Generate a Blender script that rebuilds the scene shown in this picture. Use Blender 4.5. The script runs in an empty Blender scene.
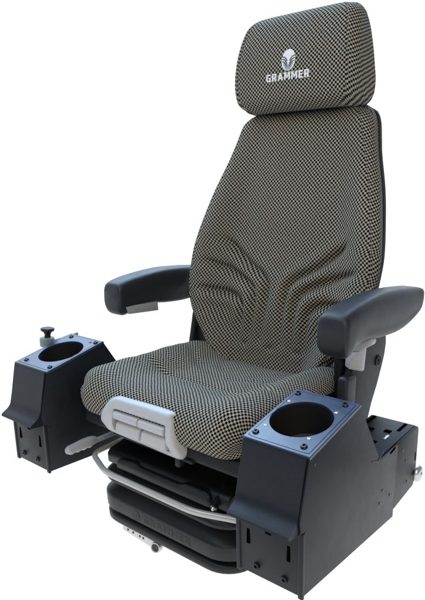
import bpy, bmesh, math, random
from mathutils import Vector, Matrix
import numpy as np
random.seed(7)
SC = bpy.context.scene
COL = SC.collection
PI = math.pi

# ------------------------------------------------------------------ camera
RG = [(0.76166145, 0.64788623, 0.01073635), (0.13604195, -0.14368857, -0.98022762), (-0.63353329, 0.74806218, -0.19758175)]
CPOS = Vector((0.91270971, -0.81815291, 0.42249943))
cd = bpy.data.cameras.new('camera'); cam = bpy.data.objects.new('camera', cd); COL.objects.link(cam)
cx, cy, cz = Vector(RG[0]), -Vector(RG[1]), -Vector(RG[2])
M = Matrix.Identity(4)
for i in range(3):
    M[i][0], M[i][1], M[i][2], M[i][3] = cx[i], cy[i], cz[i], CPOS[i]
cam.matrix_world = M
cd.sensor_fit = 'VERTICAL'; cd.sensor_height = 36; cd.lens = 36 * 600.39 / 600
cd.shift_x = (212.5 - 209.05) / 600; cd.shift_y = (319.34 - 300) / 600
cd.clip_start = .02; cd.clip_end = 100
SC.camera = cam

# ------------------------------------------------------------------ materials
def new_mat(name):
    m = bpy.data.materials.new(name); m.use_nodes = True
    nt = m.node_tree; b = nt.nodes['Principled BSDF']
    return m, nt, b

def simple(name, col, rough=.5, metal=0., spec=.5, noise=.15, nscale=60., bump=.0, bscale=900., coat=0.):
    m, nt, b = new_mat(name)
    N, L = nt.nodes, nt.links
    tc = N.new('ShaderNodeTexCoord')
    n = N.new('ShaderNodeTexNoise'); n.inputs['Scale'].default_value = nscale; n.inputs['Detail'].default_value = 5
    L.new(tc.outputs['Object'], n.inputs['Vector'])
    mx = N.new('ShaderNodeMix'); mx.data_type = 'RGBA'
    lo = [max(0, c * (1 - noise)) for c in col]; hi = [min(1, c * (1 + noise)) for c in col]
    mx.inputs['A'].default_value = (*lo, 1); mx.inputs['B'].default_value = (*hi, 1)
    L.new(n.outputs['Fac'], mx.inputs['Factor']); L.new(mx.outputs['Result'], b.inputs['Base Color'])
    mr = N.new('ShaderNodeMapRange'); mr.inputs['To Min'].default_value = max(0, rough - .06); mr.inputs['To Max'].default_value = min(1, rough + .06)
    nb = N.new('ShaderNodeTexNoise'); nb.inputs['Scale'].default_value = 11; nb.inputs['Detail'].default_value = 6; nb.inputs['Roughness'].default_value = .65
    L.new(tc.outputs['Object'], nb.inputs['Vector'])
    av = N.new('ShaderNodeMath'); av.operation = 'MULTIPLY_ADD'; av.inputs[1].default_value = .22; av.inputs[2].default_value = -.11
    L.new(nb.outputs['Fac'], av.inputs[0])
    sm = N.new('ShaderNodeMath'); sm.operation = 'ADD'; sm.use_clamp = True
    L.new(n.outputs['Fac'], mr.inputs['Value']); L.new(mr.outputs['Result'], sm.inputs[0]); L.new(av.outputs[0], sm.inputs[1]); L.new(sm.outputs[0], b.inputs['Roughness'])
    b.inputs['Metallic'].default_value = metal; b.inputs['Specular IOR Level'].default_value = spec
    b.inputs['Coat Weight'].default_value = coat
    if bump:
        n2 = N.new('ShaderNodeTexNoise'); n2.inputs['Scale'].default_value = bscale; n2.inputs['Detail'].default_value = 2
        L.new(tc.outputs['Object'], n2.inputs['Vector'])
        bp = N.new('ShaderNodeBump'); bp.inputs['Strength'].default_value = bump; bp.inputs['Distance'].default_value = .001
        L.new(n2.outputs['Fac'], bp.inputs['Height']); L.new(bp.outputs['Normal'], b.inputs['Normal'])
    return m

def fabric(name, cell=.0054):
    m, nt, b = new_mat(name)
    N, L = nt.nodes, nt.links
    uv = N.new('ShaderNodeUVMap'); uv.uv_map = 'UVMap'
    # slight weave irregularity
    nz = N.new('ShaderNodeTexNoise'); nz.inputs['Scale'].default_value = 45; nz.inputs['Detail'].default_value = 2
    L.new(uv.outputs['UV'], nz.inputs['Vector'])
    sub = N.new('ShaderNodeVectorMath'); sub.operation = 'SUBTRACT'; sub.inputs[1].default_value = (.5, .5, .5)
    L.new(nz.outputs['Color'], sub.inputs[0])
    sc = N.new('ShaderNodeVectorMath'); sc.operation = 'SCALE'; sc.inputs['Scale'].default_value = .004
    L.new(sub.outputs[0], sc.inputs[0])
    ad = N.new('ShaderNodeVectorMath'); ad.operation = 'ADD'
    L.new(uv.outputs['UV'], ad.inputs[0]); L.new(sc.outputs[0], ad.inputs[1])
    ml = N.new('ShaderNodeVectorMath'); ml.operation = 'SCALE'; ml.inputs['Scale'].default_value = PI / cell
    L.new(ad.outputs[0], ml.inputs[0])
    sp = N.new('ShaderNodeSeparateXYZ'); L.new(ml.outputs[0], sp.inputs[0])
    def mth(op, a, b_=None, c=None):
        n = N.new('ShaderNodeMath'); n.operation = op
        for i, x in enumerate((a, b_, c)):
            if x is None: continue
            if isinstance(x, (int, float)): n.inputs[i].default_value = x
            else: L.new(x, n.inputs[i])
        return n.outputs[0]
    sx = mth('SINE', sp.outputs[0]); sy = mth('SINE', sp.outputs[1])
    p = mth('MULTIPLY', sx, sy)
    rp = N.new('ShaderNodeMapRange'); rp.interpolation_type = 'SMOOTHSTEP'
    rp.inputs['From Min'].default_value = -.13; rp.inputs['From Max'].default_value = .22
    L.new(p, rp.inputs['Value'])
    n1 = N.new('ShaderNodeTexNoise'); n1.inputs['Scale'].default_value = 9; n1.inputs['Detail'].default_value = 3
    L.new(uv.outputs['UV'], n1.inputs['Vector'])
    n2 = N.new('ShaderNodeTexNoise'); n2.inputs['Scale'].default_value = 700; n2.inputs['Detail'].default_value = 2
    L.new(uv.outputs['UV'], n2.inputs['Vector'])
    cl = N.new('ShaderNodeMix'); cl.data_type = 'RGBA'
    cl.inputs['A'].default_value = FAB_A; cl.inputs['B'].default_value = FAB_B
    L.new(n1.outputs['Fac'], cl.inputs['Factor'])
    cm = N.new('ShaderNodeMix'); cm.data_type = 'RGBA'; cm.blend_type = 'MULTIPLY'; cm.inputs['Factor'].default_value = .5
    L.new(cl.outputs['Result'], cm.inputs['A']); L.new(n2.outputs['Color'], cm.inputs['B'])
    mx = N.new('ShaderNodeMix'); mx.data_type = 'RGBA'
    mx.inputs['A'].default_value = (.006, .006, .0055, 1)
    L.new(cl.outputs['Result'], mx.inputs['B']); L.new(rp.outputs['Result'], mx.inputs['Factor'])
    L.new(mx.outputs['Result'], b.inputs['Base Color'])
    b.inputs['Roughness'].default_value = .85; b.inputs['Specular IOR Level'].default_value = .05
    b.inputs['Sheen Weight'].default_value = .0; b.inputs['Sheen Roughness'].default_value = .5
    h = mth('ADD', mth('MULTIPLY', mth('ABSOLUTE', sx), mth('ABSOLUTE', sy)), mth('MULTIPLY', n2.outputs['Fac'], .5))
    bp = N.new('ShaderNodeBump'); bp.inputs['Strength'].default_value = .55; bp.inputs['Distance'].default_value = .0012
    L.new(h, bp.inputs['Height']); L.new(bp.outputs['Normal'], b.inputs['Normal'])
    return m

FAB_A = (.345, .328, .292, 1); FAB_B = (.41, .366, .275, 1)
MAT = dict(
    slot_shade=simple('painted_slot_shade', (.002, .002, .002), .9, spec=0.),  # solid blocks, not cut out; the shade inside slots is painted near-black
    fabric=fabric('checked_fabric'), fabric_fine=fabric('checked_cushion_fabric', .0050),
    sheet=simple('powder_coated_steel', (.0080, .0105, .0150), .41, spec=.30, bump=.4, bscale=900, noise=.3),
    plate=simple('reflection_tinted_steel_plate', (.016, .032, .075), .32, spec=.9, bump=.05, bscale=1800, noise=.06),  # dark steel with the blue overhead reflection tinted into its base colour
    plastic=simple('black_grained_plastic', (.011, .0115, .0125), .46, spec=.22, bump=.3, bscale=1500),
    armpad=simple('armrest_foam_skin', (.015, .018, .021), .42, spec=.42, bump=.5, bscale=620, noise=.25),
    rubber=simple('black_rubber', (.0065, .0070, .0078), .42, spec=.36, bump=.2, bscale=700, noise=.25),
    dark=simple('dark_cavity_plastic', (.006, .006, .007), .6),
    grey=simple('light_grey_plastic', (.44, .445, .455), .42, bump=.15, bscale=1200, noise=.05),
    lever=simple('mid_grey_plastic', (.36, .365, .38), .42, noise=.08),
    tube=simple('grey_painted_tube', (.46, .46, .43), .32, metal=.25, noise=.08),
    zinc=simple('zinc_steel', (.62, .62, .60), .32, metal=.85, noise=.12),
    ring=simple('dark_ring_steel', (.06, .06, .06), .35, metal=.5),
    screw=simple('black_screw', (.012, .013, .018), .28, metal=.3),
    mint=simple('grey_green_cast', (.20, .26, .25), .42, noise=.2),
    white=simple('white_thread', (.80, .81, .82), .7, noise=.06, nscale=600, bump=.4, bscale=1500),
    silver=simple('grey_thread', (.34, .34, .36), .6, noise=.15, nscale=600),
    black=simple('black_thread', (.012, .012, .012), .7),
    emboss=simple('embossed_rubber', (.0085, .0085, .0082), .42, spec=.36, noise=.1),
    shell=simple('back_shell_plastic', (.012, .012, .012), .55, spec=.2, bump=.3, bscale=900),
)

# ------------------------------------------------------------------ object helpers
ROOT = None
def link(name, me, mat, parent, angle=32):
    o = bpy.data.objects.new(name, me); COL.objects.link(o)
    if mat is not None:
        me.materials.clear(); me.materials.append(mat)
    for p in me.polygons: p.use_smooth = True
    me.set_sharp_from_angle(angle=math.radians(angle))
    o.parent = parent
    return o

def obj(name, bm, mat, parent, angle=32):
    bmesh.ops.recalc_face_normals(bm, faces=bm.faces[:])
    me = bpy.data.meshes.new(name); bm.to_mesh(me); bm.free()
    return link(name, me, mat, parent, angle)

def bevel(bm, w, seg=2, edges=None, amin=20):
    es = edges if edges is not None else [e for e in bm.edges if len(e.link_faces) == 2 and math.degrees(e.calc_face_angle(0)) > amin]
    if es: bmesh.ops.bevel(bm, geom=es, offset=w, segments=seg, profile=.5, affect='EDGES', clamp_overlap=True)

def prism(poly, axis, a, b, bv=0., seg=2, amin=20):
    """extrude a 2-D outline along an axis: X -> (y,z), Y -> (x,z), Z -> (x,y)"""
    bm = bmesh.new()
    def P(u, v, t): return {'X': (t, u, v), 'Y': (u, t, v), 'Z': (u, v, t)}[axis]
    A = [bm.verts.new(P(u, v, a)) for u, v in poly]
    B = [bm.verts.new(P(u, v, b)) for u, v in poly]
    bm.faces.new(A); bm.faces.new(B[::-1])
    n = len(poly)
    for i in range(n): bm.faces.new((A[i], A[(i + 1) % n], B[(i + 1) % n], B[i]))
    bmesh.ops.recalc_face_normals(bm, faces=bm.faces[:])
    if bv: bevel(bm, bv, seg, amin=amin)
    return bm

def box(x0, x1, y0, y1, z0, z1, bv=.002, seg=2):
    return prism([(y0, z0), (y1, z0), (y1, z1), (y0, z1)], 'X', x0, x1, bv, seg)

def frame_of(d):
    d = Vector(d).normalized()
    u = d.cross(Vector((0, 0, 1)))
    if u.length < 1e-3: u = d.cross(Vector((0, 1, 0)))
    u.normalize(); return d, u, d.cross(u)

def lathe(prof, org, d, n=32, bm=None):
    """prof: (radius, along) pairs; closed at the ends when the radius is 0"""
    bm = bm or bmesh.new(); d, u, w = frame_of(d); org = Vector(org); rings = []
    for r, t in prof:
        if r < 1e-6: rings.append([bm.verts.new(org + d * t)])
        else: rings.append([bm.verts.new(org + d * t + (u * math.cos(2 * PI * k / n) + w * math.sin(2 * PI * k / n)) * r) for k in range(n)])
    for A, B in zip(rings, rings[1:]):
        for k in range(n):
            k2 = (k + 1) % n
            q = [A[k % len(A)], A[k2 % len(A)], B[k2 % len(B)], B[k % len(B)]]
            q = [v for i, v in enumerate(q) if v not in q[:i]]
            if len(q) >= 3: bm.faces.new(q)
    return bm

def catmull(pts, n, closed=False):
    pts = [np.array(p, float) for p in pts]
    P = [2 * pts[0] - pts[1]] + pts + [2 * pts[-1] - pts[-2]]
    out = []
    m = len(pts) - 1
    for i in range(m):
        p0, p1, p2, p3 = P[i:i + 4]
        for k in range(40):
            t = k / 40
            out.append(.5 * ((2 * p1) + (-p0 + p2) * t + (2 * p0 - 5 * p1 + 4 * p2 - p3) * t * t + (-p0 + 3 * p1 - 3 * p2 + p3) * t ** 3))
    out.append(pts[-1]); out = np.array(out)
    s = np.concatenate([[0], np.cumsum(np.linalg.norm(np.diff(out, axis=0), axis=1))])
    t = np.linspace(0, s[-1], n)
    return np.stack([np.interp(t, s, out[:, k]) for k in range(out.shape[1])], 1)

def round_path(pts, r, seg=6):
    """polyline with its inner corners rounded by r"""
    pts = [Vector(p) for p in pts]; out = [pts[0]]
    for a, b, c in zip(pts, pts[1:], pts[2:]):
        d1, d2 = (a - b), (c - b)
        rr = min(r, d1.length * .45, d2.length * .45)
        p, q = b + d1.normalized() * rr, b + d2.normalized() * rr
        for k in range(seg + 1):
            t = k / seg
            out.append(p * (1 - t) ** 2 + b * 2 * t * (1 - t) + q * t * t)
    out.append(pts[-1]); return out

def tube(path, rad, n=16, bm=None, cap=True):
    bm = bm or bmesh.new(); path = [Vector(p) for p in path]; rings = []
    rad = rad if isinstance(rad, (list, tuple)) else [rad] * len(path)
    up = None
    for i, p in enumerate(path):
        t = (path[min(i + 1, len(path) - 1)] - path[max(i - 1, 0)]).normalized()
        if up is None:
            up = t.orthogonal().normalized()
        up = (up - t * up.dot(t)).normalized(); w = t.cross(up)
        rings.append([bm.verts.new(p + (up * math.cos(2 * PI * k / n) + w * math.sin(2 * PI * k / n)) * rad[i]) for k in range(n)])
    for A, B in zip(rings, rings[1:]):
        for k in range(n): bm.faces.new((A[k], A[(k + 1) % n], B[(k + 1) % n], B[k]))
    if cap: bm.faces.new(rings[0][::-1]); bm.faces.new(rings[-1])
    return bm

def grid_mesh(name, P, U, V, mat, parent, flip=False, angle=60, extra=None):
    nr, nc = P.shape[:2]
    idx = lambda i, j: i * nc + j
    faces = []
    for i in range(nr - 1):
        for j in range(nc - 1):
            f = (idx(i, j), idx(i, j + 1), idx(i + 1, j + 1), idx(i + 1, j))
            faces.append(f[::-1] if flip else f)
    me = bpy.data.meshes.new(name); me.from_pydata(P.reshape(-1, 3).tolist(), [], faces); me.update()
    uvl = me.uv_layers.new(name='UVMap')
    Uf, Vf = U.ravel(), V.ravel()
    for l in me.loops: uvl.data[l.index].uv = (Uf[l.vertex_index], Vf[l.vertex_index])
    return link(name, me, mat, parent, angle)

def arc_uv(P, jc, ir):
    """metric UVs: along rows from column jc, along column jc from row ir"""
    du = np.linalg.norm(np.diff(P, axis=1), axis=2); cu = np.concatenate([np.zeros((P.shape[0], 1)), np.cumsum(du, 1)], 1)
    U = cu - cu[:, jc:jc + 1]
    dv = np.linalg.norm(np.diff(P[:, jc], axis=0), axis=1); cv = np.concatenate([[0], np.cumsum(dv)])
    V = np.repeat((cv - cv[ir])[:, None], P.shape[1], 1)
    return U, V

def smooth(x, a, b):
    t = np.clip((x - a) / (b - a), 0, 1); return t * t * (3 - 2 * t)

def seg_dist(px, pz, poly):
    """distance to a polyline and the fraction of its length at the nearest point"""
    best = np.full(px.shape, 9.); frac = np.zeros(px.shape)
    poly = np.array(poly, float); L = np.linalg.norm(np.diff(poly, axis=0), axis=1); S = np.concatenate([[0], np.cumsum(L)])
    for i in range(len(poly) - 1):
        a, d = poly[i], poly[i + 1] - poly[i]
        t = np.clip(((px - a[0]) * d[0] + (pz - a[1]) * d[1]) / (d @ d), 0, 1)
        q = np.hypot(px - a[0] - t * d[0], pz - a[1] - t * d[1])
        m = q < best; best = np.where(m, q, best); frac = np.where(m, (S[i] + t * L[i]) / S[-1], frac)
    return best, frac

# ------------------------------------------------------------------ the seat
ROOT = bpy.data.objects.new('operator_seat', None); COL.objects.link(ROOT)
ROOT['label'] = 'grey and black checked operator seat with headrest, black armrests and two control consoles'
ROOT['category'] = 'seat'
ROOT.location = (0, 0, 0)
R = ROOT

# ---- backrest -------------------------------------------------------------
SLOPE = .1754
def back_plane(z): return .535 + SLOPE * (z - .09)
HW_Z = [-.10, -.05, .0, .03, .07, .12, .18, .25, .30, .37, .45, .53, .58, .62, .645, .660, .668]
HW_X = [.172, .190, .208, .228, .260, .291, .309, .312, .306, .290, .269, .241, .225, .212, .198, .180, .150]
Z0, Z1 = -.085, .668
_hw = catmull(list(zip(HW_Z, HW_X)), 600)
def back_hw(z): return np.interp(z, _hw[:, 0], _hw[:, 1])
GRV = [[(.215, .325), (.17, .288), (.13, .258), (.09, .232), (.058, .215), (.038, .196), (.031, .170), (.030, .10), (.036, .035)],
       [(.262, .252), (.22, .237), (.175, .222), (.125, .202), (.09, .184), (.073, .164), (.067, .140), (.066, .09), (.072, .03)],
       [(.258, .168), (.215, .162), (.165, .155), (.13, .146), (.112, .130), (.106, .105), (.106, .03)]]
GRV = [catmull(g, 60) for g in GRV]
def back_tp(z): return np.interp(z, [-.1, .2, .4, .55, .66], [.77, .775, .815, .84, .89])
def back_front(x, z, seams=True):
    hw = back_hw(z); ax = np.abs(x)
    y = back_plane(z)
    # lumbar: slightly forward; side bolsters forward
    y = y - .016 * np.exp(-((z - .12) / .10) ** 2) * (1 - .5 * smooth(ax / hw, .3, .9))
    bol = (.010 + .038 * smooth(z, .62, .28)) * smooth(ax / hw, .50, .84)
    y = y - bol
    for gi, g in enumerate(GRV if seams else []):
        d, fr = seg_dist(ax, z, g)
        k = smooth(fr, .0, .16) * (1 - .8 * smooth(fr, .62, 1.0))
        dep = (.0185, .0170, .0165)[gi]
        y = y + dep * k * np.exp(-(d / .0088) ** 2) - .0042 * k * np.exp(-((d - .024) / .013) ** 2)
    # shallow tucks along the bottom
    for xc in (0, .088):
        d = np.hypot((ax - xc) / 1.6, z - (.018 - .1 * (ax - xc) ** 2))
        y = y + .006 * np.exp(-(d / .008) ** 2)
    return y
def build_back():
    nu, nv = 240, 300
    # u clusters toward the edges
    s = np.linspace(-1, 1, nu + 1); u = np.sign(s) * (1 - (1 - np.abs(s)) ** 1.7)
    t = np.linspace(0, 1, nv); z = Z0 + (Z1 - Z0) * (1 - (1 - t) ** 1.35)
    zz, uu = np.meshgrid(z, u, indexing='ij')
    hw = back_hw(zz); x = uu * hw
    y = back_front(x, zz); y_s = back_front(x, zz, False)
    a = np.clip(1 - (hw - np.abs(x)) / .042, 0, 1); b = np.clip(1 - (Z1 - zz) / .045, 0, 1); c = np.clip(1 - (zz - Z0) / .04, 0, 1)
    q = np.clip(np.sqrt(a * a + b * b + c * c), 0, 1)
    of = 1 - np.sqrt(np.clip(1 - q * q, 0, 1)); y = y + .052 * of + .0028 * np.exp(-((a - .30) / .045) ** 2); y_s = y_s + .052 * of
    x = x * (1 - (1 - back_tp(zz)) * .55 * of ** 2 * (a > 0))
    P = np.stack([x, y, zz], 2)
    US, VS = arc_uv(np.stack([x, y_s, zz], 2), x.shape[1] // 2, 0); UF, VF = arc_uv(P, x.shape[1] // 2, 0); US = .45 * US + .55 * UF
    # straight side wall going back
    def col(j, k, inw): 
        c_ = P[:, j].copy(); c_[:, 1] = back_plane(c_[:, 2]) + .035 + k; c_[:, 0] = np.sign(c_[:, 0]) * back_hw(c_[:, 2]) * (1 - (1 - back_tp(c_[:, 2])) * inw); return c_[:, None]
    P = np.concatenate([col(0, .056, 1.), col(0, .02, .74), P, col(-1, .02, .74), col(-1, .056, 1.)], 1)
    top = P[-1].copy(); top[:, 1] += .03
    P = np.concatenate([P, top[None]], 0)
    U, V = arc_uv(P, P.shape[1] // 2, 0)
    U[:-1, 2:-2], V[:-1, 2:-2] = US, VS
    for j, k in ((1, 2), (0, 1), (-2, -3), (-1, -2)):
        st_ = np.linalg.norm(P[:, j] - P[:, k], axis=1); U[:, j] = U[:, k] + np.sign(U[:, k]) * st_
    V[:-1, :2] = VS[:, :1]; V[:-1, -2:] = VS[:, -1:]
    V[-1] = V[-2] + .03; U[-1] = U[-2]
    # the side panels are separate pieces of cloth, cut at a slant
    am = np.zeros(P.shape[:2]); am[:-1, 2:-2] = a; am[:, :2] = 1; am[:, -2:] = 1; am[-1] = am[-2]
    us = np.abs(U); edge = np.array([us[i][am[i] <= .30].max() for i in range(P.shape[0])])
    V = np.where(am > .30, V + .0027 + .45 * (us - edge[:, None]), V)
    return grid_mesh('backrest', P, U, V, MAT['fabric'], R, angle=80)
back = build_back()
def build_shell():
    # dark plastic back, a little proud of the cushion outline
    zs = np.linspace(Z0 + .02, Z1 + .006, 70); prof = []
    for z in zs: prof.append((float(back_hw(np.clip(z, Z0, Z1)) * back_tp(np.clip(z, Z0, Z1)) + .005), z))
    bm = bmesh.new(); loops = []
    out = [(h, z) for h, z in prof] + [(-h, z) for h, z in prof[::-1]]
    for off, k in ((.084, .985), (.087, 1.0), (.099, 1.0), (.116, .95), (.122, .85)):
        loops.append([bm.verts.new((h * k, back_plane(z) + off, .3 + (z - .3) * (.4 + .6 * k) if k < 1 else z)) for h, z in out])
    n = len(out)
    for A, B in zip(loops, loops[1:]):
        for i in range(n): bm.faces.new((A[i], A[(i + 1) % n], B[(i + 1) % n], B[i]))
    m = len(prof)
    for L_ in (loops[0], loops[-1]):
        for i in range(m - 1): bm.faces.new((L_[i], L_[i + 1], L_[n - 2 - i], L_[n - 1 - i]))
    obj('back_shell', bm, MAT['shell'], R)
build_shell()

# ---- headrest ---------------------------------------------------------------
HZ = [.655, .663, .68, .72, .77, .82, .86, .885, .90, .908]
HX = [.150, .168, .182, .190, .188, .182, .174, .164, .148, .118]
_hh = catmull(list(zip(HZ, HX)), 400)
def head_hw(z): return np.interp(z, _hh[:, 0], _hh[:, 1])
HB, HT = .655, .908
def head_front(x, z):
    hw = head_hw(z); ax = np.abs(x)
    y = .562 + .018 * ((z - .755) / .1) ** 2 * (z > .755) + .010 * ((z - .755) / .09) ** 2 * (z <= .755)
    y = y + .10 * (x) ** 2
    # stitched edge, then the side panel falls back
    e = hw - ax
    y = y + .0036 * np.exp(-((e - .0245) / .0026) ** 2)
    q = np.clip(1 - e / .024, 0, 1); b = np.clip(1 - (HT - z) / .040, 0, 1); c = np.clip(1 - (z - HB) / .034, 0, 1)
    s_ = np.clip(np.sqrt(q * q * .9 + b * b + c * c), 0, 1)
    return y + .040 * (1 - np.sqrt(np.clip(1 - s_ * s_, 0, 1)))
def build_head():
    nu, nv = 200, 170
    s = np.linspace(-1, 1, nu + 1); u = np.sign(s) * (1 - (1 - np.abs(s)) ** 1.5)
    t = np.linspace(-1, 1, nv); tt = np.sign(t) * (1 - (1 - np.abs(t)) ** 1.35); z = (HB + HT) / 2 + (HT - HB) / 2 * tt
    zz, uu = np.meshgrid(z, u, indexing='ij'); x = uu * head_hw(zz)
    y = head_front(x, zz)
    P = np.stack([x, y, zz], 2)
    lc, rc = P[:, 0].copy(), P[:, -1].copy()
    cols_l, cols_r = [], []
    for k in (.2, .4, .6, .8, 1.0):
        for cols, c_ in ((cols_l, lc), (cols_r, rc)):
            q = c_.copy(); ybk = .672 + .10 * (q[:, 2] - .75) * (q[:, 2] > .75)
            q[:, 1] = c_[:, 1] * (1 - k) + ybk * k
            q[:, 0] *= 1 + .035 * math.sin(k * PI * .7) - .075 * k * np.clip((q[:, 2] - .69) / .13, 0, 1.7)
            cols.append(q[:, None])
    P = np.concatenate(cols_l[::-1] + [P] + cols_r, 1)
    U, V = arc_uv(P, P.shape[1] // 2, 0)
    U = U + .0; 
    side = np.zeros(P.shape[1]); 
    # the side panel is cut from the cloth at a slant: a chevron at the seam
    e = head_hw(P[:, :, 2]) - np.abs(P[:, :, 0]); mask = np.zeros_like(e, bool); mask[:, :5] = True; mask[:, -5:] = True
    mask |= (e < .0235)
    us = np.abs(U); edge = np.array([us[i][~mask[i]].max() for i in range(P.shape[0])])
    V = np.where(mask, V + .0027 + .55 * (us - edge[:, None]), V)
    o = grid_mesh('headrest', P, U, V, MAT['fabric'], R, angle=80)
    bm = bmesh.new(); bm.from_mesh(o.data)
    uvl = bm.loops.layers.uv.verify()
    # close top, bottom and back
    be = [e_ for e_ in bm.edges if e_.is_boundary]
    r = bmesh.ops.extrude_edge_only(bm, edges=be)
    vs = [g for g in r['geom'] if isinstance(g, bmesh.types.BMVert)]
    for v in vs:
        v.co.y = .690 + .06 * (v.co.z - .75); v.co.x *= .9; v.co.z = .78 + (v.co.z - .78) * .93
    fs = [g for g in r['geom'] if isinstance(g, bmesh.types.BMFace)]
    for f in fs:
        for l in f.loops: l[uvl].uv = (l.vert.co.x + l.vert.co.y * .5, l.vert.co.z + l.vert.co.y)
    es = [e_ for e_ in bm.edges if e_.is_boundary]
    bmesh.ops.holes_fill(bm, edges=es, sides=0)
    bmesh.ops.recalc_face_normals(bm, faces=bm.faces[:])
    bm.to_mesh(o.data); bm.free()
    for p in o.data.polygons: p.use_smooth = True
    return o
head = build_head()
for sx in (-.075, .075):
    obj('headrest_post', lathe([(0, 0), (.008, 0), (.008, .09), (0, .09)], (sx, .655, .60), (0, .08, 1), 20), MAT['plastic'], head)

def on_head(v, lift):    # lay a flat (x,z) point on the headrest front
    x, z = v; y = float(head_front(np.array(x), np.array(z))); return (x, y - lift, z)
def flat_on_head(name, polys, mat, lift, parent, thick=.0007):
    bm = bmesh.new()
    for poly in polys:
        A = [bm.verts.new(on_head(p, lift)) for p in poly]; B = [bm.verts.new(on_head(p, lift - thick)) for p in poly]
        bm.faces.new(A)
        for i in range(len(A)): bm.faces.new((A[i], A[(i + 1) % len(A)], B[(i + 1) % len(A)], B[i]))
    return obj(name, bm, mat, parent)
GLYPH = {
 'G': (5.0, [(1.2, 0), (5, 0), (5, 3.9), (2.7, 3.9), (2.7, 2.7), (3.4, 2.7), (3.4, 1.4), (1.9, 1.4), (1.6, 1.8), (1.6, 5.2), (1.9, 5.6), (5, 5.6), (5, 7), (1.2, 7), (0, 5.8), (0, 1.2)]),
 'R': (5.1, [(0, 0), (1.6, 0), (1.6, 2.5), (2.2, 2.5), (3.5, 0), (5.2, 0), (3.8, 2.7), (4.9, 3.6), (4.9, 6), (4, 7), (0, 7), (0, 5.81), (1.6, 5.8), (3.3, 5.8), (3.3, 3.7), (1.6, 3.7), (1.6, 5.79), (0, 5.8)]),
 'A': (5.6, [(0, 0), (1.6, 0), (2.0, 1.5), (2.79, 1.5), (2.79, 2.7), (2.3, 2.7), (2.8, 5), (3.3, 2.7), (2.81, 2.7), (2.81, 1.5), (3.6, 1.5), (4.0, 0), (5.6, 0), (3.7, 7), (1.9, 7)]),
 'M': (6.2, [(0, 0), (1.5, 0), (1.5, 4.4), (2.6, 1.6), (3.6, 1.6), (4.7, 4.4), (4.7, 0), (6.2, 0), (6.2, 7), (4.6, 7), (3.1, 3.6), (1.6, 7), (0, 7)]),
 'E': (4.4, [(0, 0), (4.4, 0), (4.4, 1.4), (1.6, 1.4), (1.6, 2.9), (4, 2.9), (4, 4.2), (1.6, 4.2), (1.6, 5.6), (4.4, 5.6), (4.4, 7), (0, 7)])}
def lettering(name, word, w, h, place, mat, parent):
    """place(x, z, lift) puts a flat letter point on its surface"""
    tot = sum(GLYPH[c][0] for c in word) + 1.4 * (len(word) - 1); x = 0; bm = bmesh.new()
    for c in word:
        gw, out = GLYPH[c]
        q = [(((x + u) / tot - .5) * w, (v / 7 - .5) * h) for u, v in out]
        A = [bm.verts.new(place(u, v, 0)) for u, v in q]; B = [bm.verts.new(place(u, v, 1)) for u, v in q]
        f = bm.faces.new(B); bmesh.ops.triangulate(bm, faces=[f])
        for i in range(len(q)): bm.faces.new((A[i], A[(i + 1) % len(q)], B[(i + 1) % len(q)], B[i]))
        x += gw + 1.4
    o = obj(name, bm, mat, parent, 20)
    for p in o.data.polygons: p.use_smooth = False
    return o
lettering('logo_lettering', 'GRAMMER', .131, .0185, lambda u, v, k: on_head((u - .001, v + .7345), .0006 + .0008 * k), MAT['white'], head)
# oval emblem: white cap, three curved strands each side meeting in a grey stem
EX, EZ, EA, EB = .001, .7735, .0205, .0262
oval = [(EX + EA * math.cos(t), EZ + EB * math.sin(t)) for t in np.linspace(0, 2 * PI, 48, endpoint=False)]
emb = flat_on_head('logo_emblem', [oval], MAT['white'], .0010, head)
def strip(pts, w):
    pts = [np.array(p) for p in catmull(pts, 14)]; L_, R_ = [], []
    for i, p in enumerate(pts):
        d = pts[min(i + 1, 13)] - pts[max(i - 1, 0)]; d /= np.linalg.norm(d); n_ = np.array([-d[1], d[0]]) * w / 2
        L_.append(tuple(p + n_)); R_.append(tuple(p - n_))
    return L_ + R_[::-1]
st = []
for sg in (-1, 1):
    for k in range(3):
        z_ = EZ + .010 - k * .0062
        st.append(strip([(EX + sg * (.0195 - .0004 * k), z_ - .001), (EX + sg * .011, z_ - .0035), (EX + sg * .0035, z_ - .0125 - .001 * k)], .0021))
flat_on_head('logo_strand', st, MAT['black'], .0014, head)
stem = [(EX - .0055, EZ - .007), (EX - .0125, EZ - .004), (EX - .0150, EZ - .010), (EX - .0075, EZ - .0225), (EX, EZ - .0245), (EX + .0075, EZ - .0225), (EX + .0150, EZ - .010), (EX + .0125, EZ - .004), (EX + .0055, EZ - .007), (EX, EZ - .012)]
flat_on_head('logo_stem', [stem], MAT['silver'], .00125, head)

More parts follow.
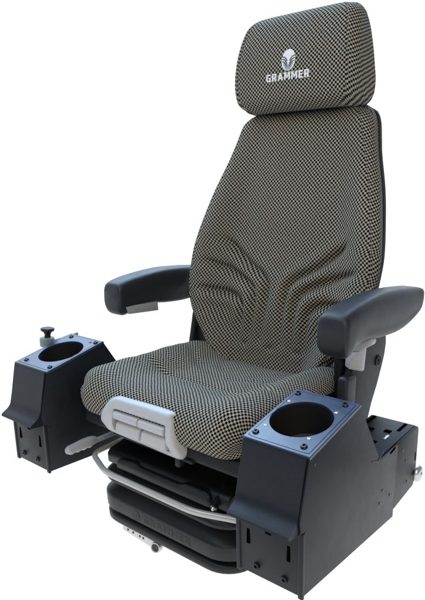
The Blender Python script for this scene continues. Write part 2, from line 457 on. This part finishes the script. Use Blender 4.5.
# ---- seat cushion -------------------------------------------------------------
CHW = .263
CP = catmull([(.575, -.050), (.52, -.036), (.45, -.031), (.38, -.029), (.31, -.026), (.25, -.021), (.205, -.011), (.165, -.002), (.122, .003), (.088, .000), (.062, -.012),
              (.044, -.034), (.038, -.058), (.045, -.080), (.064, -.093), (.11, -.097)], 260)
CREASE = catmull([(-.30, .185), (-.24, .212), (-.18, .232), (-.10, .244), (-.02, .249), (.02, .249), (.10, .244), (.18, .232), (.24, .212), (.30, .185)], 60)
CR2 = catmull([(.27, .45), (.20, .405), (.12, .362), (.05, .330), (.0, .316)], 40)
CR3 = catmull([(.12, .50), (.085, .42), (.05, .37)], 20)
def build_cushion():
    nu, nv = 260, len(CP)
    s = np.linspace(-1, 1, nu + 1); u = np.sign(s) * (1 - (1 - np.abs(s)) ** 1.6)
    T = np.gradient(CP, axis=0); T /= np.linalg.norm(T, axis=1)[:, None]
    Nn = np.stack([T[:, 1], -T[:, 0]], 1)            # outward normal (up / forward)
    Nn *= np.sign(Nn[nv // 3, 1])
    x = np.repeat((u * CHW)[None], nv, 0); ax = np.abs(x)
    y = np.repeat(CP[:, :1], nu + 1, 1); z = np.repeat(CP[:, 1:], nu + 1, 1)
    ny = np.repeat(Nn[:, :1], nu + 1, 1); nz = np.repeat(Nn[:, 1:], nu + 1, 1)
    front = smooth(-ny, .1, .95)
    h = (.014 + .026 * smooth(y, .11, .28)) * smooth(ax / CHW, .42, .80) * (1 - .75 * front)       # thigh bolsters
    h = h * smooth(nz, .0, .5)
    h = h - .004 * np.exp(-(x / .10) ** 2) * (1 - front) * (nz > 0)
    d, fr = seg_dist(x, y, CREASE); fc = 1 - .85 * smooth(ax, .17, .25); h = h - fc * .0065 * np.exp(-(d / .010) ** 2) * (1 - front) + fc * .0035 * np.exp(-((d - .03) / .018) ** 2) * (1 - front)
    h = h + .010 * smooth(y, .255, .34) * (1 - smooth(y, .44, .53)) * (1 - front)
    fe = 1 - smooth(ax, .15, .24)
    d, fr = seg_dist(ax, y, CR2); h = h - fe * .0036 * np.exp(-(d / .010) ** 2) + .0012 * np.exp(-((d - .026) / .014) ** 2)
    d, fr = seg_dist(ax, y, CR3); h = h - fe * .0025 * np.exp(-(d / .011) ** 2)
    h = h + .0008 * np.sin(38 * x + 3 * np.sin(21 * y)) * smooth(y, .10, .2) * (1 - smooth(y, .3, .4))
    # the grey adjuster sinks into the front
    q = np.clip((ax - (CHW - .072)) / .072, 0, 1)
    off = 1 - np.sqrt(np.clip(1 - q * q, 0, 1))
    rn = .042 + .046 * front
    h = h - rn * off
    P = np.stack([x, y + ny * h, z + nz * h], 2)
    hs_ = .012 * smooth(ax / CHW, .42, .80) * (1 - .75 * front) * smooth(nz, 0, .5) - rn * off
    PS = np.stack([x, y + ny * hs_, z + nz * hs_], 2)
    def skirt(j):
        c = P[:, j].copy(); c[:, 2] = np.minimum(c[:, 2], -.085); c[:, 0] *= .985; c[:, 1] = np.maximum(c[:, 1], .10); return c[:, None]
    U, V = arc_uv(PS, nu // 2, 0)
    o = grid_mesh('seat_cushion', P, U, V, MAT['fabric_fine'], R, angle=80)
    for j in (0, -1):
        sk = bmesh.new()
        a = [sk.verts.new(p) for p in P[:, j]]; b = [sk.verts.new(p) for p in skirt(j)[:, 0]]
        for i in range(nv - 1): sk.faces.new((a[i], a[i + 1], b[i + 1], b[i]))
        obj('cushion_skirt', sk, MAT['plastic'], o)
    return o
cush = build_cushion()

# cushion pan: black moulding under the cushion
pan = obj('cushion_pan', prism([(.066, -.088), (.062, -.118), (.070, -.126), (.50, -.126), (.50, -.06), (.30, -.06), (.12, -.09)], 'X', -.232, .268, .005, 3), MAT['plastic'], R)
obj('pan_rib', box(-.12, .13, .056, .068, -.126, -.119, .002), MAT['plastic'], pan)
obj('pan_clip', box(.086, .100, .050, .066, -.140, -.120, .002), MAT['plastic'], pan)

# grey cushion-depth adjuster in the front edge
def yfr(z): return .020 + .0 * z
def build_adjuster():
    out = [(-.085, -.022), (.085, -.020), (.100, -.030), (.113, -.055), (.126, -.100), (.124, -.114), (.112, -.122), (.0, -.117), (-.112, -.112), (-.130, -.100), (-.136, -.078), (-.122, -.048), (-.104, -.028)]
    out = [(x * (.86 if x > 0 else 1), z) for x, z in out]
    hole = [(-.088, -.047), (.076, -.046), (.082, -.106), (-.094, -.101)]
    bm = bmesh.new()
    def yy(z): return .027 + .20 * max(0, z + .062) ** 1.0 + .55 * max(0, -.085 - z)
    C = Vector((0, -.07))
    o1 = catmull(out + [out[0]], 97)[:-1]
    n = len(o1)
    # match the recess outline to the outer outline by angle
    def ray(hx, ang):
        d = Vector((math.cos(ang), math.sin(ang))); best = None
        for i in range(4):
            a, b = Vector(hx[i]) - C, Vector(hx[(i + 1) % 4]) - C
            e = b - a; den = d.x * e.y - d.y * e.x
            if abs(den) < 1e-9: continue
            t = (a.x * e.y - a.y * e.x) / den; s = (a.x * d.y - a.y * d.x) / den
            if t > 0 and -1e-6 <= s <= 1 + 1e-6 and (best is None or t < best): best = t
        return C + d * best
    rings = []
    def ring(pts, dy): rings.append([bm.verts.new((p[0], yy(p[1]) + dy, p[1])) for p in pts])
    h1 = [ray(hole, math.atan2(p[1] - C.y, p[0] - C.x)) for p in o1]
    lerp = lambda t: [(p[0] * (1 - t) + q[0] * t, p[1] * (1 - t) + q[1] * t) for p, q in zip(o1, h1)]
    ring([(p[0] * 1.0, p[1]) for p in o1], .045); ring(o1, .010); ring(lerp(.10), .003); ring(lerp(.25), 0); ring(lerp(.9), 0); ring(lerp(1.0), .002); ring(h1, .020)
    for A, B in zip(rings, rings[1:]):
        for i in range(n): bm.faces.new((A[i], A[(i + 1) % n], B[(i + 1) % n], B[i]))
    bm.faces.new(rings[-1])
    return obj('cushion_adjuster', bm, MAT['grey'], R, 40)
adj = build_adjuster()
# paddles inside the recess: two top bars, two lower grips
for sx in (-1, 1):
    x0, x1 = (-.0030, .073) if sx > 0 else (-.085, -.0070)
    obj('adjuster_bar', prism([(.030, -.052), (.025, -.056), (.025, -.068), (.033, -.072), (.045, -.072), (.045, -.052)], 'X', x0, x1, .002), MAT['grey'], adj)
    x0, x1 = (.003, .077) if sx > 0 else (-.080, -.004)
    obj('adjuster_paddle', prism([(.039, -.074), (.031, -.080), (.027, -.098), (.031, -.103), (.045, -.103), (.045, -.074)], 'X', x0, x1, .0022), MAT['grey'], adj)

# ---- armrests --------------------------------------------------------------------
def superell(w, h, n=40, e=3.2):
    out = []
    for k in range(n):
        t = 2 * PI * k / n; c, s = math.cos(t), math.sin(t)
        out.append((w * math.copysign(abs(c) ** (2 / e), c), h * math.copysign(abs(s) ** (2 / e), s)))
    return out
def build_armrest(sg):
    top = catmull([(.243, .178), (.248, .192), (.275, .203), (.34, .214), (.42, .222), (.50, .222), (.58, .218), (.64, .213), (.662, .205)], 60)
    bot = catmull([(.243, .140), (.247, .120), (.256, .107), (.270, .103), (.284, .110), (.305, .121), (.37, .124), (.44, .118), (.52, .117), (.58, .126), (.635, .152), (.662, .190)], 60)
    ys = np.linspace(.243, .662, 60); ys = np.concatenate([.243 + (ys[:1] - .243), ys])
    bm = bmesh.new(); rings = []
    N_ = 61
    for k in range(N_):
        t = k / (N_ - 1); y = .243 + (.662 - .243) * (.5 - .5 * math.cos(PI * t))
        zt = np.interp(y, top[:, 0], top[:, 1]); zb = np.interp(y, bot[:, 0], bot[:, 1])
        e = min(1, math.sqrt(max(0, 1 - max(0, 1 - (y - .243) / .016) ** 2)) + .0) if y < .259 else 1
        w = .036 * (.80 + .20 * e); 
        if y > .63: w *= math.sqrt(max(.05, 1 - ((y - .63) / .034) ** 2 * .7))
        mz, hz = (zt + zb) / 2, (zt - zb) / 2
        sec = superell(w, max(hz, .004), 44, 4.4)
        gt = min(1, max(0, (y - .275) / .07)) * min(1, max(0, (.655 - y) / .08))
        sec = [(p * (1 - .17 * gt * float(smooth(np.array(-q / max(hz, .004)), .02, .30))), q) for p, q in sec]
        rings.append([bm.verts.new((sg * (.336 + p), y, mz + q)) for p, q in sec])
    n = 44
    for A, B in zip(rings, rings[1:]):
        for i in range(n): bm.faces.new((A[i], A[(i + 1) % n], B[(i + 1) % n], B[i]))
    for r_, s_ in ((rings[0], -.003), (rings[-1], .003)):
        c = bm.verts.new(sum((v.co for v in r_), Vector()) / n + Vector((0, s_, 0)))
        for i in range(n): bm.faces.new((r_[i], r_[(i + 1) % n], c))
    return obj('armrest', bm, MAT['armpad'], R, 50)
def arm_details(arm, sg):
    # arm bracket down to the recliner
    pl_ = [(.430, .150), (.572, .135), (.592, .104), (.597, .070), (.592, .040), (.580, .012), (.560, -.030), (.535, -.072), (.515, -.12), (.365, -.12), (.370, -.06), (.382, -.014), (.410, .030), (.430, .080)]
    if sg < 0: pl_ = [(.565, .150), (.640, .140), (.640, -.10), (.522, -.10), (.526, -.03), (.560, .07)]
    b = obj('arm_bracket', prism(pl_, 'X', sg * .283, sg * .3025, .006, 3, 12), MAT['plastic'], arm, 40)
    if sg > 0:
        obj('pivot_cap', lathe([(0, .0), (.005, .0), (.005, .0018), (.0075, .0018), (.0075, .0), (.0110, .0), (.0110, .0024), (.0140, .0018), (.0140, -.004)], (sg * .3030, .550, .034), (sg, 0, 0), 28), MAT['rubber'], arm)
        obj('hub_cover', box(.283, .3095, .380, .43, -.06, .026, .009, 4), MAT['armpad'], arm)
        f = prism([(.302, .094), (.354, .126), (.359, .118), (.356, .110), (.328, .091), (.304, .086)], 'Y', .392, .412, .0025, 2, 12)
        obj('height_release', f, MAT['grey'], arm)
        bm = bmesh.new()
        A = [(.2915, .0, .069), (.302, -.012, .081), (.334, .0, .096), (.331, .004, .042), (.309, -.014, .047), (.293, -.004, .050)]
        va = [bm.verts.new((p[0], .400 + p[1], p[2])) for p in A]; vb = [bm.verts.new((p[0], .418, p[2])) for p in A]
        c = bm.verts.new((.309, .384, .069))
        for i in range(6):
            bm.faces.new((va[i], va[(i + 1) % 6], c)); bm.faces.new((va[i], va[(i + 1) % 6], vb[(i + 1) % 6], vb[i]))
        bm.faces.new(vb); bmesh.ops.recalc_face_normals(bm, faces=bm.faces[:]); bevel(bm, .002, 2)
        obj('tilt_lever', bm, MAT['grey'], arm)
    else:
        f = prism([(.262, .130), (.385, .130), (.388, .104), (.275, .108)], 'X', -.3115, -.2985, .003, 2, 12)
        obj('height_release', f, MAT['lever'], arm)
for sg in (-1, 1):
    arm_details(build_armrest(sg), sg)

# recliner brackets between cushion and backrest
for sg in (-1, 1):
    rb = obj('recliner_bracket', prism([(.520, .080), (.565, .075), (.575, -.06), (.485 - .06 * (sg > 0), -.06), (.492 - .085 * (sg > 0), -.02), (.512 - .115 * (sg > 0), .088), (.516 - .03 * (sg > 0), .094 - .01 * (sg < 0))], 'X', sg * .262, sg * .280, .003), MAT['plastic'], R)
    obj('hinge_bolt', lathe([(0, .006), (.006, .005), (.009, .002), (.009, 0)], (sg * .245, .508, -.012), (0, -1, .1), 20), MAT['zinc'], rb)
    obj('hinge_plate', prism([(.513, .04), (.56, .05), (.56, -.05), (.512, -.045)], 'X', sg * .222, sg * .261, .002), MAT['dark'], rb)

# ---- side consoles -----------------------------------------------------------------
A_T = math.radians(14.5); CA, SA = math.cos(A_T), math.sin(A_T)
def pl(u, v, h=0.):          # plate frame (across u from the inner edge, up-slope v, height h) -> y, z
    return (v * CA - h * SA, v * SA + h * CA)
def build_console(sg):
    X = lambda u: sg * (.300 + u)
    W = .140
    p0, p1, p2, p3, p4 = (0, 0), (.1814, .0469), (-.0205, -.1125), (-.0435, -.1262), (-.0033, -.2575)
    p5 = (.289, -.100)
    # side cheeks, front sheet and lip as one welded body
    bm = bmesh.new()
    def sheet(poly_yz, u0, u1, w=.0012):
        b2 = prism(poly_yz, 'X', X(u0), X(u1), w, 2, 8)
        tmp = bpy.data.meshes.new('tmp'); b2.to_mesh(tmp); b2.free(); bm.from_mesh(tmp); bpy.data.meshes.remove(tmp)
    front = [(.004, -.2590), (-.0118, -.1350), (-.0185, -.1100)]
    if sg > 0:
        outer = [(.004, .0005), p1, p5, (.375, -.0925), (.3775, -.100), (.377, -.2640)] + front
        sheet([(.374, -.0917), (.478, -.0825), (.488, -.0855), (.4935, -.094), (.4955, -.216), (.483, -.2295), (.384, -.2470), (.374, -.2470)], W - .0052, W - .0012)
    else:
        outer = [(.004, .0005), p1, p5, (.379, -.160), (.377, -.264)] + front
    sheet(outer, W - .0045, W - .0005)
    inner = [(.004, .0005), p1, p5, (.379, -.160), (.377, -.262), (.004, -.2590), (-.0115, -.1350), (-.0175, -.1100)]
    sheet(inner, .0005, .0045)
    # slanted rear sheet and floor
    sheet([p1, (p1[0] - .003, p1[1] - .004), (p5[0] - .003, p5[1] - .003), p5], .0046, W - .0046, .0005)
    sheet([(.006, -.250), (.370, -.255), (.370, -.252), (.006, -.247)], .0046, W - .0046, .0005)
    o = obj('console', bm, MAT['sheet'], R)
    # bent front sheet flaring into a thick rolled lip
    mid = catmull([(.0045, .0016), (.0010, .0012), (-.0012, -.0025), (-.0090, -.0480), (-.0160, -.0900), (-.0195, -.1030), (-.0265, -.1125), (-.0370, -.1195), (-.0440, -.1240), (-.0466, -.1275), (-.0450, -.1318), (-.0385, -.1328), (-.0200, -.1335)], 40)
    sec = [tuple(p) for p in mid] + [(-.004, -.1345), (.004, -.10)]
    obj('front_sheet', prism(sec, 'X', X(.0046), X(W - .0047), .0), MAT['sheet'], o, 40)
    # return flange under the lip
    # lower front panel, with slots
    def panel_y(z): return -.0095 + (z + .135) * (-.0062 / -.1225) * -1
    fp = prism([(-.0105, -.1330), (-.0030, -.2560), (.0000, -.2558), (-.0075, -.1330)], 'X', X(.0062), X(W - .0062), .0008)
    f = obj('front_panel', fp, MAT['sheet'], o)
    def onp(u, z, d=0): 
        y = -.0105 + (-.1330 - z) / .123 * .0075; return (X(u), y - d, z)
    for u0, z0, z1 in ((.026, -.162, -.196), (.113, -.162, -.196)):
        x, y, z = onp(u0, (z0 + z1) / 2)
        obj('panel_slot', box(X(u0) - .0034, X(u0) + .0034, y - .0008, y + .003, z1, z0, .0004), MAT['slot_shade'], f)
    x, y, z = onp(.070, -.1575); obj('panel_slot', box(x - .006, x + .006, y - .0012, y + .003, z - .0028, z + .0028, .0004), MAT['slot_shade'], f)
    for u in (.044, .105):
        obj('bolt', lathe([(0, .0014), (.003, .0014), (.0034, .0045), (.0062, .0040), (.0068, .0015), (.0068, -.001)], onp(u, -.236), (0, -1, -.06), 22), MAT['screw'], f)
    for u in (.0028, W - .0028):     # edge folds beside the panel, ending in rounded feet
        obj('edge_fold', prism([(-.0122, -.1330), (-.0045, -.2600), (.0000, -.2640), (.004, -.2600), (-.003, -.1330)], 'X', X(u - .0048), X(u + .0048), .002, 2, 12), MAT['sheet'], f)
    # top plate with the round opening
    bm = bmesh.new(); n = 96; cu, cv, rr = .066, .0975, .0590
    U0, U1, V0, V1 = -.0005, W + .0005, .0030, .1885
    def sq(t, U0, U1, V0, V1):
        d = (math.cos(t), math.sin(t)); k = 9
        for lim, c, dd in ((U1, cu, d[0]), (U0, cu, d[0]), (V1, cv, d[1]), (V0, cv, d[1])):
            if abs(dd) > 1e-9:
                q = (lim - c) / dd
                if q > 0: k = min(k, q)
        return (cu + d[0] * k, cv + d[1] * k)
    ts = [2 * PI * k / n for k in range(n)]
    for cu_, cv_ in ((U0, V0), (U1, V0), (U1, V1), (U0, V1)):     # snap one ray to each corner
        a_ = math.atan2(cv_ - cv, cu_ - cu) % (2 * PI); j = min(range(n), key=lambda q: abs(ts[q] - a_)); ts[j] = a_
    def ringv(pts, h): return [bm.verts.new((X(u), *pl(u, v, h))) for u, v in pts]
    circ = lambda r_: [(cu + r_ * math.cos(t), cv + r_ * math.sin(t)) for t in ts]
    g = .0062
    rings = [ringv([sq(t, U0, U1, V0, V1) for t in ts], -.004), ringv([sq(t, U0 , U1, V0, V1) for t in ts], .0006),
             ringv([sq(t, U0 + .0012, U1 - .0012, V0 + .0012, V1 - .0012) for t in ts], .0018),
             ringv([sq(t, U0 + g, U1 - g, V0 + g, V1 - g) for t in ts], .0018),
             ringv([sq(t, U0 + g + .0005, U1 - g - .0005, V0 + g + .0005, V1 - g - .0005) for t in ts], .0008),
             ringv([sq(t, U0 + g + .0011, U1 - g - .0011, V0 + g + .0011, V1 - g - .0011) for t in ts], .0008),
             ringv([sq(t, U0 + g + .0014, U1 - g - .0014, V0 + g + .0014, V1 - g - .0014) for t in ts], .0020),
             ringv(circ(rr + .0006), .0020), ringv(circ(rr), .0014), ringv(circ(rr), -.004)]
    for A, B in zip(rings, rings[1:]):
        for i in range(n): bm.faces.new((A[i], A[(i + 1) % n], B[(i + 1) % n], B[i]))
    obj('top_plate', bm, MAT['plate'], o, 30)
    bm = bmesh.new(); rings = [ringv(circ(rr + .0004), -.0035), ringv(circ(rr - .002), -.07), ringv(circ(rr - .006), -.074)]
    for A, B in zip(rings, rings[1:]):
        for i in range(n): bm.faces.new((A[i], A[(i + 1) % n], B[(i + 1) % n], B[i]))
    bm.faces.new(rings[-1])
    obj('cup_well', bm, MAT['dark'], o, 40)
    nrm = (0, -SA, CA)
    for u, v in ((.0145, .024), (.116, .024), (.0125, .1715), (.116, .1715)):
        obj('screw', lathe([(0, .0006), (.0024, .0006), (.0028, .0036), (.0052, .0034), (.0066, .0012), (.0066, 0)], (X(u), *pl(u, v, .0020)), nrm, 22), MAT['screw'], o)
    if sg > 0:
        for u, v in ((.0185, .050), (.111, .049), (.0125, .140), (.1135, .142)):
            obj('rivet', lathe([(0, .0004), (.0014, .0004), (.0017, .0014), (.0028, .0012), (.0036, .0004), (.0036, 0)], (X(u), *pl(u, v, .0020)), nrm, 20), MAT['zinc'], o)
    else:
        obj('rivet', lathe([(0, .0016), (.003, .0014), (.0042, 0)], (X(.03), *pl(.03, .168, .0020)), nrm, 16), MAT['screw'], o)
    # small fasteners on the visible cheek
    xs = X(W - .0005) if sg > 0 else X(.0005)
    dx = 1
    for y, z in (((.021, -.017), (.001, -.135), (.312, -.176), (.302, -.202), (.352, -.202)) if sg > 0 else ((.03, -.02), (.005, -.14))):
        obj('fastener', lathe([(0, .0008), (.003, .0008), (.0036, 0)], (xs, y, z), (dx, 0, 0), 16), MAT['screw'] if y > .1 else MAT['sheet'], o)
    return o
con_r = build_console(1)
con_l = build_console(-1)

# rear mounting box of the near console
rp = [(.262, -.098), (.480, -.0805), (.489, -.084), (.4935, -.092), (.4935, -.216), (.484, -.229), (.3855, -.246), (.379, -.262), (.30, -.25)]
rp = [(.262, -.1005), (.478, -.0815), (.488, -.0845), (.4935, -.093), (.4955, -.216), (.483, -.229), (.384, -.2475), (.30, -.2475)]
rbx = obj('mounting_box', prism(rp, 'X', .328, .4345, .002, 2, 12), MAT['sheet'], R)
ztop = lambda y: -.1005 + (y - .262) * (.019 / .216)
for x0, x1, y0, y1 in ((.350, .366, .33, .345), (.352, .368, .40, .413), (.385, .400, .345, .358), (.390, .405, .41, .423)):
    z_ = ztop((y0 + y1) / 2)
    obj('slot', box(x0, x1, y0, y1, z_ - .002, z_ + .0014, .0003), MAT['slot_shade'], rbx)
for x0, x1, y0, y1, mt in ((.336, .343, .43, .475, 'slot_shade'), (.412, .419, .43, .474, 'slot_shade'), (.404, .4105, .375, .398, 'zinc')):
    z_ = ztop((y0 + y1) / 2)
    obj('slot', prism([(y0, ztop(y0) - .002), (y1, ztop(y1) - .002), (y1, ztop(y1) + .0012), (y0, ztop(y0) + .0012)], 'X', x0, x1, .0003), MAT[mt], rbx)
obj('mounting_bolt', lathe([(0, .0095), (.004, .0094), (.0055, .0075), (.0095, .0070), (.0150, .0058), (.0185, .0030), (.0198, .0), (.0198, -.003), (.009, -.003), (.009, -.02)], (.4440, .500, -.204), (1, 0, 0), 30), MAT['zinc'], rbx)
obj('edge_fold', prism([(.248, -.0875), (.276, -.097), (.299, -.0835), (.301, -.0865), (.277, -.1005), (.249, -.0905)], 'X', .4394, .4404, .0003), MAT['sheet'], con_r)

obj('slot', prism([(.338, -.0985), (.362, -.0935), (.362, -.0995), (.338, -.1045)], 'X', .4368, .4399, .0003), MAT['slot_shade'], con_r)
obj('slot', box(.4370, .4392, .4835, .4875, -.168, -.148, .0003), MAT['slot_shade'], rbx)
for y_, z_ in ((.405, -.118), (.446, -.206), (.43, -.150)):
    obj('fastener', lathe([(0, .0010), (.003, .0010), (.0038, 0)], (.4388, y_, z_), (1, 0, 0), 16), MAT['screw'], rbx)
# clamp knob beyond the far console
kn = obj('clamp_arm', prism([(.120, .018), (.225, .030), (.225, .041), (.120, .030)], 'X', -.470, -.462, .002), MAT['mint'], R)
kx, ky, kz = -.468, .135, .0
obj('clamp_boss', lathe([(0, .018), (.019, .018), (.0205, .023), (.0205, .040), (.0185, .0425), (0, .0425)], (kx, ky - .012, .0), (0, 0, 1), 28), MAT['mint'], kn)
obj('knob', lathe([(.0085, .0426), (.0085, .050), (.0105, .056), (.0170, .060), (.0195, .064), (.0185, .068), (.012, .0702), (0, .0708)], (kx, ky - .012, .0), (0, .04, 1), 30), MAT['rubber'], kn)

# height lever beside the far console
lx = -.255
lv = obj('height_lever', tube([(lx, .10, -.1965), (lx, .165, -.194), (lx + .01, .24, -.19)], .0068, 16), MAT['lever'], R)
gp = catmull([(lx, .016, -.197), (lx, .022, -.1965), (lx, .040, -.196), (lx, .066, -.1945), (lx, .090, -.194), (lx, .106, -.1935), (lx, .112, -.1935)], 40)
rad = [float(np.interp(i / 39, [0, .03, .10, .3, .55, .8, .93, 1], [.002, .0085, .0125, .0135, .0150, .0150, .0118, .0085])) for i in range(40)]
bm = tube([tuple(p) for p in gp], rad, 20)
for v in bm.verts:
    v.co.x = lx + (v.co.x - lx) * .75
    if v.co.z < -.197: v.co.z += .0022 * (.5 + .5 * math.sin(v.co.y * 330))
obj('lever_grip', bm, MAT['lever'], lv)

# ---- suspension -------------------------------------------------------------------------
# grab bar (seat slide release)
bar = [(-.262, .26, -.222), (-.252, .098, -.227), (-.146, .050, -.227), (.140, .050, -.227), (.252, .094, -.227), (.262, .26, -.222)]
obj('slide_bar', tube(round_path(bar, .03, 8), .0073, 18), MAT['tube'], R)

def rrect(hx, y0, y1, r, n=9):
    pts = []
    for cx_, cy_, a0 in ((hx - r, y0 + r, -PI / 2), (hx - r, y1 - r, 0), (-hx + r, y1 - r, PI / 2), (-hx + r, y0 + r, PI)):
        for k in range(n): 
            t = a0 + PI / 2 * k / (n - 1); pts.append((cx_ + r * math.cos(t), cy_ + r * math.sin(t)))
    return pts
def bellows():
    prof = [(.034, -.236), (.026, -.242), (.014, -.248), (.004, -.254), (-.0005, -.259), (-.0005, -.2665), (.003, -.2705), (.014, -.2735), (.024, -.277), (.026, -.281), (.020, -.287), (.010, -.297), (.002, -.304), (-.0015, -.308),
            (-.0015, -.313), (.0005, -.341), (.003, -.3455), (.014, -.3485), (.019, -.352), (.014, -.3555), (.005, -.3575), (.0025, -.361), (.0035, -.374), (.009, -.380), (.026, -.3875), (.040, -.3885)]
    bm = bmesh.new(); rings = []
    for d, z in prof:
        rings.append([bm.verts.new((x, y, z)) for x, y in rrect(.226 - d, .082 + d, .47 - d, .075 - d * .4, 10)])
    n = len(rings[0])
    for A, B in zip(rings, rings[1:]):
        for i in range(n): bm.faces.new((A[i], A[(i + 1) % n], B[(i + 1) % n], B[i]))
    bm.faces.new(rings[0]); bm.faces.new(rings[-1][::-1])
    return obj('suspension_bellows', bm, MAT['rubber'], R, 50)
bel = bellows()
lettering('embossed_lettering', 'GRAMMER', .150, .0175, lambda u, v, k: (u + .028, .0816 - .0714 * v - .00045 * k, v - .3275), MAT['emboss'], bel)
bm = bmesh.new()
vs = [bm.verts.new((-.073 + .013 * math.cos(t), .0810 - .0714 * .0125 * math.sin(t), -.3275 + .0125 * math.sin(t))) for t in np.linspace(0, 2 * PI, 24, endpoint=False)]; f = bm.faces.new(vs)
r = bmesh.ops.extrude_face_region(bm, geom=[f]); [setattr(v.co, 'y', .0830) for v in r['geom'] if isinstance(v, bmesh.types.BMVert)]
obj('embossed_emblem', bm, MAT['emboss'], bel)

# upper housing behind the bar
hs = obj('suspension_housing', prism([(.100, -.232), (.098, -.206), (.108, -.196), (.150, -.188), (.165, -.176), (.190, -.168), (.46, -.165), (.46, -.2345), (.110, -.2345)], 'X', -.196, .196, .008, 3, 12), MAT['rubber'], R, 45)
obj('housing_cover', prism([(-.150, -.232), (-.150, -.214), (-.138, -.203), (-.085, -.199), (-.070, -.206), (.06, -.206), (.078, -.198), (.135, -.197), (.150, -.204), (.152, -.232)], 'Y', .088, .150, .006, 3, 12), MAT['rubber'], hs, 45)
obj('cable_end', tube([(.168, .082, -.221), (.166, .098, -.213), (.160, .125, -.200), (.150, .150, -.188)], [.0085, .0088, .0088, .0075], 16), MAT['screw'], hs)
obj('air_nipple', lathe([(0, .004), (.003, .004), (.0042, .0), (.0042, -.01)], (.1685, .081, -.2215), (.06, -.8, -.4), 14), MAT['zinc'], hs)
obj('scissor_frame', box(-.185, .185, .140, .45, -.168, -.120, .004), MAT['dark'], hs)
# rails and slide lever underneath
for sx in (-.13, .13):
    obj('floor_rail', box(sx - .022, sx + .022, .20, .47, -.420, -.3865, .002), MAT['dark'], R)
ll = obj('track_lever', prism([(x - .018, z) for x, z in [(-.122, -.383), (-.105, -.385), (.004, -.3890), (.010, -.399), (.004, -.4085), (-.010, -.4090), (-.118, -.4010), (-.126, -.398)]], 'Y', .100, .104, .0012, 2, 12), MAT['zinc'], R)
for x_ in (-.123, -.104, -.080, -.068):
    obj('lever_hole', lathe([(0, .0006), (.0030, .0006), (.0030, -.001)], (x_, .100, -.3935 - (x_ + .1) * .03), (0, -1, 0), 14), MAT['dark'], ll)
obj('lever_ring', lathe([(.0095, .004), (.0105, .006), (.0125, .006), (.0135, .004), (.0135, -.01), (.0095, -.01), (.0095, .004)], (-.022, .0990, -.3990), (.25, -1, .1), 28), MAT['zinc'], ll)
obj('ring_bore', lathe([(0, .001), (.0094, .001), (.0094, -.006)], (-.022, .0985, -.3990), (.25, -1, .1), 24), MAT['ring'], ll)

# ------------------------------------------------------------------ backdrop: an added white sweep, self-glowing so no shadow shows on it
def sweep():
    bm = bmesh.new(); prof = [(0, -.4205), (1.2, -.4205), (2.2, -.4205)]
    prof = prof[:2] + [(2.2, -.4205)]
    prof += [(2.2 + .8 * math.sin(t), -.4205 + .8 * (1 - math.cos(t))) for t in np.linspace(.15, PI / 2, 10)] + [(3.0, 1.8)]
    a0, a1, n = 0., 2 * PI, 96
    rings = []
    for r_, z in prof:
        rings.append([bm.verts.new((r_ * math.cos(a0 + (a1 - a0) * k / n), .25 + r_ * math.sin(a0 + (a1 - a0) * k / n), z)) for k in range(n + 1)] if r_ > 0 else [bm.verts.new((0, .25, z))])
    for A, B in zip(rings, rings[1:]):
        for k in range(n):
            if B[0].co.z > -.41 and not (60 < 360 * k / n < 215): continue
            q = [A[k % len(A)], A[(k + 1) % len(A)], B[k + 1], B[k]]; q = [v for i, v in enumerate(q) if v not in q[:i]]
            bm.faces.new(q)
    m, nt, b = new_mat('glowing_white_backdrop')
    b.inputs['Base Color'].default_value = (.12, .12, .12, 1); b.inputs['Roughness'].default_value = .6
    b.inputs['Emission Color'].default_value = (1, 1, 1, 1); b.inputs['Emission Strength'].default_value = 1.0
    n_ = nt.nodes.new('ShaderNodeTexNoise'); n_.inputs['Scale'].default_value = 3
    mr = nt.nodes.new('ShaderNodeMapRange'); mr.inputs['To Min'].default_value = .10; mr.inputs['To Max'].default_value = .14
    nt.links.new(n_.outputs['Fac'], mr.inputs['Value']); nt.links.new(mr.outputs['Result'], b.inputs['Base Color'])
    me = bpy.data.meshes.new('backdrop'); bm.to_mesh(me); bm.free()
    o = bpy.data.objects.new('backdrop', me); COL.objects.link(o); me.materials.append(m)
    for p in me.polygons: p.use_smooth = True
    o['kind'] = 'structure'; o['label'] = 'added plain white glowing backdrop and floor under and behind the seat'; o['category'] = 'backdrop'
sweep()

# ------------------------------------------------------------------ light
w = bpy.data.worlds.new('World'); SC.world = w; w.use_nodes = True
bg = w.node_tree.nodes['Background']; bg.inputs['Color'].default_value = (.55, .70, 1.0, 1); bg.inputs['Strength'].default_value = .30
def area(name, loc, target, sx, sy, L, col):
    ld = bpy.data.lights.new(name, 'AREA'); ld.shape = 'RECTANGLE'; ld.size = sx; ld.size_y = sy
    ld.energy = L * PI * sx * sy; ld.color = col
    o = bpy.data.objects.new(name, ld); COL.objects.link(o); o.location = loc
    o.rotation_euler = (Vector(target) - Vector(loc)).to_track_quat('-Z', 'Y').to_euler()
    return o
area('overhead_window_light', (-1.6, 1.5, 2.7), (0, .1, -.2), 4.4, 2.6, 7.4, (.50, .72, 1.0))
area('room_light', (1.9, -1.7, 1.5), (0, .4, .2), 1.8, 1.4, 4.6, (1.0, .85, .60))
area('front_window_light', (-.6, -1.5, 2.9), (0, .3, .1), 2.2, 1.5, 3.6, (.74, .86, 1.0))

SC.view_settings.view_transform = 'Standard'; SC.view_settings.look = 'None'
SC.view_settings.exposure = 0; SC.view_settings.gamma = 1
